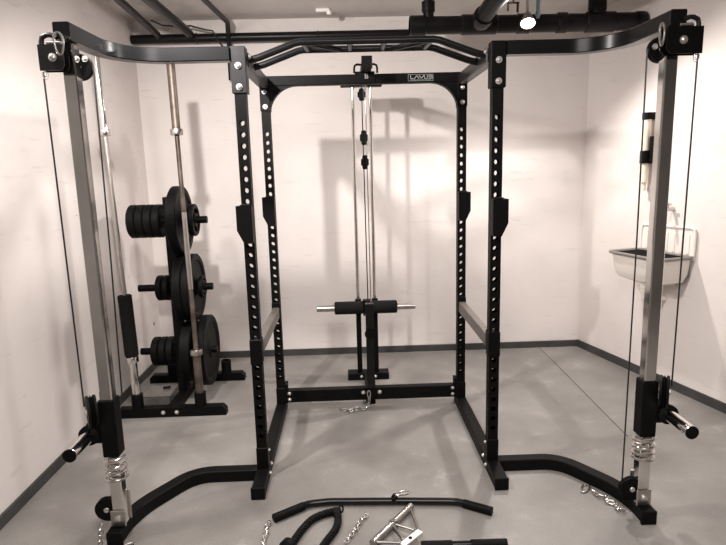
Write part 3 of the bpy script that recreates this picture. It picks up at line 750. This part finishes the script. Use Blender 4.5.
def chain(path, lab, link=.030, group='silver chains around the rack', wire=.0035):
    path = [V(p) for p in path]
    # resample
    seg = []; tot = 0
    for a, b in zip(path, path[1:]):
        seg.append((tot, a, b, (b - a).length)); tot += (b - a).length
    pitch = link * .72; n = max(2, int(tot / pitch))
    m = MB()
    for i in range(n):
        s_ = (i + .5) * tot / n
        for st, a, b, L in seg:
            if st <= s_ <= st + L + 1e-9:
                c = a + (b - a) * ((s_ - st) / L); d = (b - a).normalized(); break
        x, y, _ = frame(d)
        if i % 2: x, y = y, x
        ang = .75
        x = (x * math.cos(ang) + y * math.sin(ang) * (1 if i % 2 else -1)).normalized()
        pts = []
        for k in range(14):
            al = 2 * PI * k / 14
            pts.append(c + d * math.cos(al) * link * .5 + x * math.sin(al) * link * .27)
        m.tube(pts, wire, 6, closed=True)
    o_ = m.build('chain', M['zinc'], None, shift=path[0]); return tag(o_, lab, 'chain', group)
zc = .0125
chain([(-.495, -.40, zc), (-.505, -.43, zc), (-.497, -.47, zc), (-.503, -.51, zc), (-.498, -.57, zc)], 'short silver chain on the floor left of the rope handle')
chain([(-.07, -.37, zc), (-.10, -.42, zc), (-.125, -.48, zc), (-.165, -.56, zc)], 'short silver chain on the floor right of the rope handle')
chain([(-.012, .775, .09), (-.018, .768, .05), (-.035, .76, .0125), (-.09, .775, zc), (-.14, .74, zc), (-.205, .77, zc)], 'silver chain trailing from the rear crossbeam on the floor', wire=.003)
chain([(.985, -.25, zc), (1.0, -.30, zc), (1.025, -.315, zc), (1.015, -.345, zc), (1.045, -.365, zc), (1.035, -.40, zc), (1.055, -.42, zc)], 'silver chain heaped on the floor beside the right column foot')
chain([(-1.17, -.50, .10), (-1.172, -.515, .06), (-1.175, -.525, .0125), (-1.172, -.55, zc)], 'silver chain hanging by the left column foot')
carab((-.016, .769, .105), 0, 'small carabiner hooked at the middle of the rear crossbeam', upright=True, size=.05)
carab((.965, -.225, .006), .9, 'carabiner at the end of the chain by the right column foot', size=.08)
carab((-1.075, -.535, .006), .8, 'carabiner on the floor in front of the left column foot', size=.09)
carab((-1.108, -.530, 1.975), .3, 'carabiner hanging at the top of the left column', upright=True, size=.075)
carab((1.034, -.530, 1.963), .5, 'carabiner hanging at the top of the right column', upright=True, size=.075)

# lat bar
t = thing('lat_bar', 'long black lat pulldown bar with angled ends lying on the floor', 'lat bar', (0, -.25, 0))
zb = .0195
MB().tube([(-.41, -.335, zb), (-.36, -.301, zb), (-.335, -.287, zb), (-.31, -.281, zb), (-.236, -.273, zb), (.084, -.291, zb), (.31, -.309, zb), (.34, -.315, zb), (.365, -.327, zb), (.40, -.347, zb)], .016, 16).build('bar', M['gloss'], t)
for a, b in (((-.474, -.382, zb), (-.355, -.301, zb)), ((.475, -.395, zb), (.368, -.329, zb))):
    d = (V(b) - V(a)).normalized()
    g = MB().cyl(a, b, .019, 18).build('grip', M['rubber'], t)
    MB().cyl(V(a) - d * .006, V(a) + d * .006, .0195, 18).build('end_cap', M['rubber'], g)
MB().b2((.045, -.306, zb + .005), (.065, -.278, .045), bev=.004).ring((.062, -.291, .046), (0, 1, 0), .010, .004).build('center_loop', M['black'], t)
carab((.098, -.280, .052), .5, 'carabiner clipped to the middle of the long lat bar', size=.075, tilt=.1)

# tricep rope
t = thing('tricep_rope', 'black braided tricep rope folded in a loop on the floor', 'rope', (-.28, -.4, 0))
def rope(path, r, name):
    path = [V(p) for p in path]; dense = []
    for i in range(len(path) - 1):
        p0, p1, p2, p3 = path[max(i-1, 0)], path[i], path[i+1], path[min(i+2, len(path)-1)]
        for k in range(14):
            u = k / 14
            dense.append(.5 * ((2*p1) + (p2-p0)*u + (2*p0-5*p1+4*p2-p3)*u*u + (3*p1-p0-3*p2+p3)*u**3))
    dense.append(path[-1]); m = MB()
    for ph in (0, 2 * PI / 3, 4 * PI / 3):
        pts = []; s_ = 0
        for i, p in enumerate(dense):
            if i: s_ += (p - dense[i-1]).length
            d = (dense[min(i+1, len(dense)-1)] - dense[max(i-1, 0)]).normalized(); x, y, _ = frame(d)
            a = ph + s_ / .05 * 2 * PI
            pts.append(p + (x * math.cos(a) + y * math.sin(a)) * r * .48)
        m.tube(pts, r * .60, 8)
    return m.build(name, M['rubber'], t)
zr = .0185
rope([(-.213, -.352, zr), (-.258, -.366, zr), (-.308, -.402, zr), (-.345, -.465, zr), (-.370, -.53, zr), (-.39, -.59, zr)], .016, 'rope_strand')
rope([(-.204, -.36, zr), (-.197, -.40, zr), (-.203, -.47, zr), (-.238, -.55, zr), (-.275, -.63, zr)], .016, 'rope_strand')
MB().b2((-.226, -.373, .004), (-.184, -.341, .038), bev=.008).ring((-.186, -.337, .02), (.7, -.7, .3), .014, .004).build('rope_clasp', M['black'], t)
MB().lathe([(0, 0), (0, .02), (.01, .03), (.04, .033), (.05, .02), (.05, 0)], (-.386, -.578, .034), (-.35, -.93, 0), 24).build('rubber_stop', M['rubber'], t)
MB().lathe([(0, 0), (0, .02), (.01, .03), (.04, .033), (.05, .02), (.05, 0)], (-.270, -.635, .034), (-.5, -.87, 0), 24).build('rubber_stop', M['rubber'], t)

# close grip row handle
t = thing('row_handle', 'chrome close grip row handle with a white end plate on the floor', 'handle', (.06, -.45, 0))
g0, g1 = V((-.055, -.585, .020)), V((.130, -.334, .020)); gm = (g0 + g1) / 2 + V((.0, .0, 0))
dG = (g1 - g0).normalized()
MB().cyl(g0, gm - dG * .012, .0155, 20).build('grip', M['dullsteel'], t)
MB().cyl(gm + dG * .012, g1, .0155, 20).build('grip', M['dullsteel'], t)
MB().cyl(gm - dG * .012, gm + dG * .012, .011, 16).ring(gm, dG, .014, .006).build('swivel', M['zinc'], t)
pl0 = V((.138, -.525, .03)); pl1 = V((.06, -.605, .03))
fr = MB()
fr.cyl(g1 - dG * .01, pl0, .0062, 10).cyl(gm, pl0 - V((.015, 0, .0)), .0062, 10).cyl(gm + dG * -.004, pl1 + V((.01, .02, 0)), .0062, 10).cyl(g0 + dG * .01, pl1, .0062, 10)
fr.build('frame_rod', M['dullsteel'], t)
dP = (pl0 - pl1); ang = math.atan2(dP.y, dP.x)
MB().box((.105, -.573, .03), (.12, .028, .006), rot=rotz(ang), bev=.002).build('end_plate', M['white'], t)
MB().cyl((.100, -.579, .033), (.100, -.579, .036), .008, 14).build('plate_hole', M['black'], t)

# straight bar at the lower edge
t = thing('straight_bar', 'short straight black cable bar on the floor beside the row handle', 'bar', (.32, -.585, 0))
MB().cyl((.15, -.611, .019), (.47, -.617, .019), .0145, 18).build('bar', M['gloss'], t)
for x0, x1 in ((.14, .265), (.34, .482)):
    MB().cyl((x0, -.611 - (x0 - .17) * .02, .019), (x1, -.611 - (x1 - .17) * .02, .019), .0185, 18).build('grip', M['rubber'], t)
MB().cyl((.474, -.617, .019), (.486, -.6175, .019), .0188, 18).build('end_cap', M['rubber'], t)

# ------------------------------------------------------------------ lights
def spot(name, loc, tgt, power, size=150, blend=.6, soft=.04, col=(1, .86, .74)):
    l = bpy.data.lights.new(name, 'SPOT'); l.energy = power; l.spot_size = math.radians(size); l.spot_blend = blend
    l.shadow_soft_size = soft; l.color = col
    o_ = bpy.data.objects.new(name, l); COL.objects.link(o_); o_.location = loc
    o_.rotation_euler = (V(tgt) - V(loc)).to_track_quat('-Z', 'Y').to_euler(); return o_
COLR = (1, .95, .915)
spot('ceiling_spot_front_left', (-.95, -.5, 2.42), (-.25, 1.5, .7), 205, 140, 1.0, .035, COLR)
spot('ceiling_spot_visible', LP + LD * .02, LP + LD, 140, 175, .5, .04, COLR)
spot('ceiling_spot_far_left', (-1.5, -.55, 2.4), (.3, .2, .3), 62, 175, .8, .05, COLR)
spot('ceiling_spot_far_right', (1.75, .3, 2.4), (.2, -.3, 0), 48, 150, .8, .05, COLR)
la = bpy.data.lights.new('rear_fill_light', 'AREA'); la.energy = 105; la.size = 1.2; la.color = COLR  # added soft fill behind the camera, no known fixture there
lo = bpy.data.objects.new('rear_fill_light', la); COL.objects.link(lo); lo.location = (.1, -2.6, 2.6)

w = bpy.data.worlds.new('world'); scene.world = w; w.use_nodes = True
w.node_tree.nodes['Background'].inputs['Color'].default_value = (.9, .8, .74, 1)
w.node_tree.nodes['Background'].inputs['Strength'].default_value = .05
scene.view_settings.view_transform = 'Standard'
scene.view_settings.exposure = .06
scene.cycles.max_bounces = 8
scene.cycles.use_denoising = True
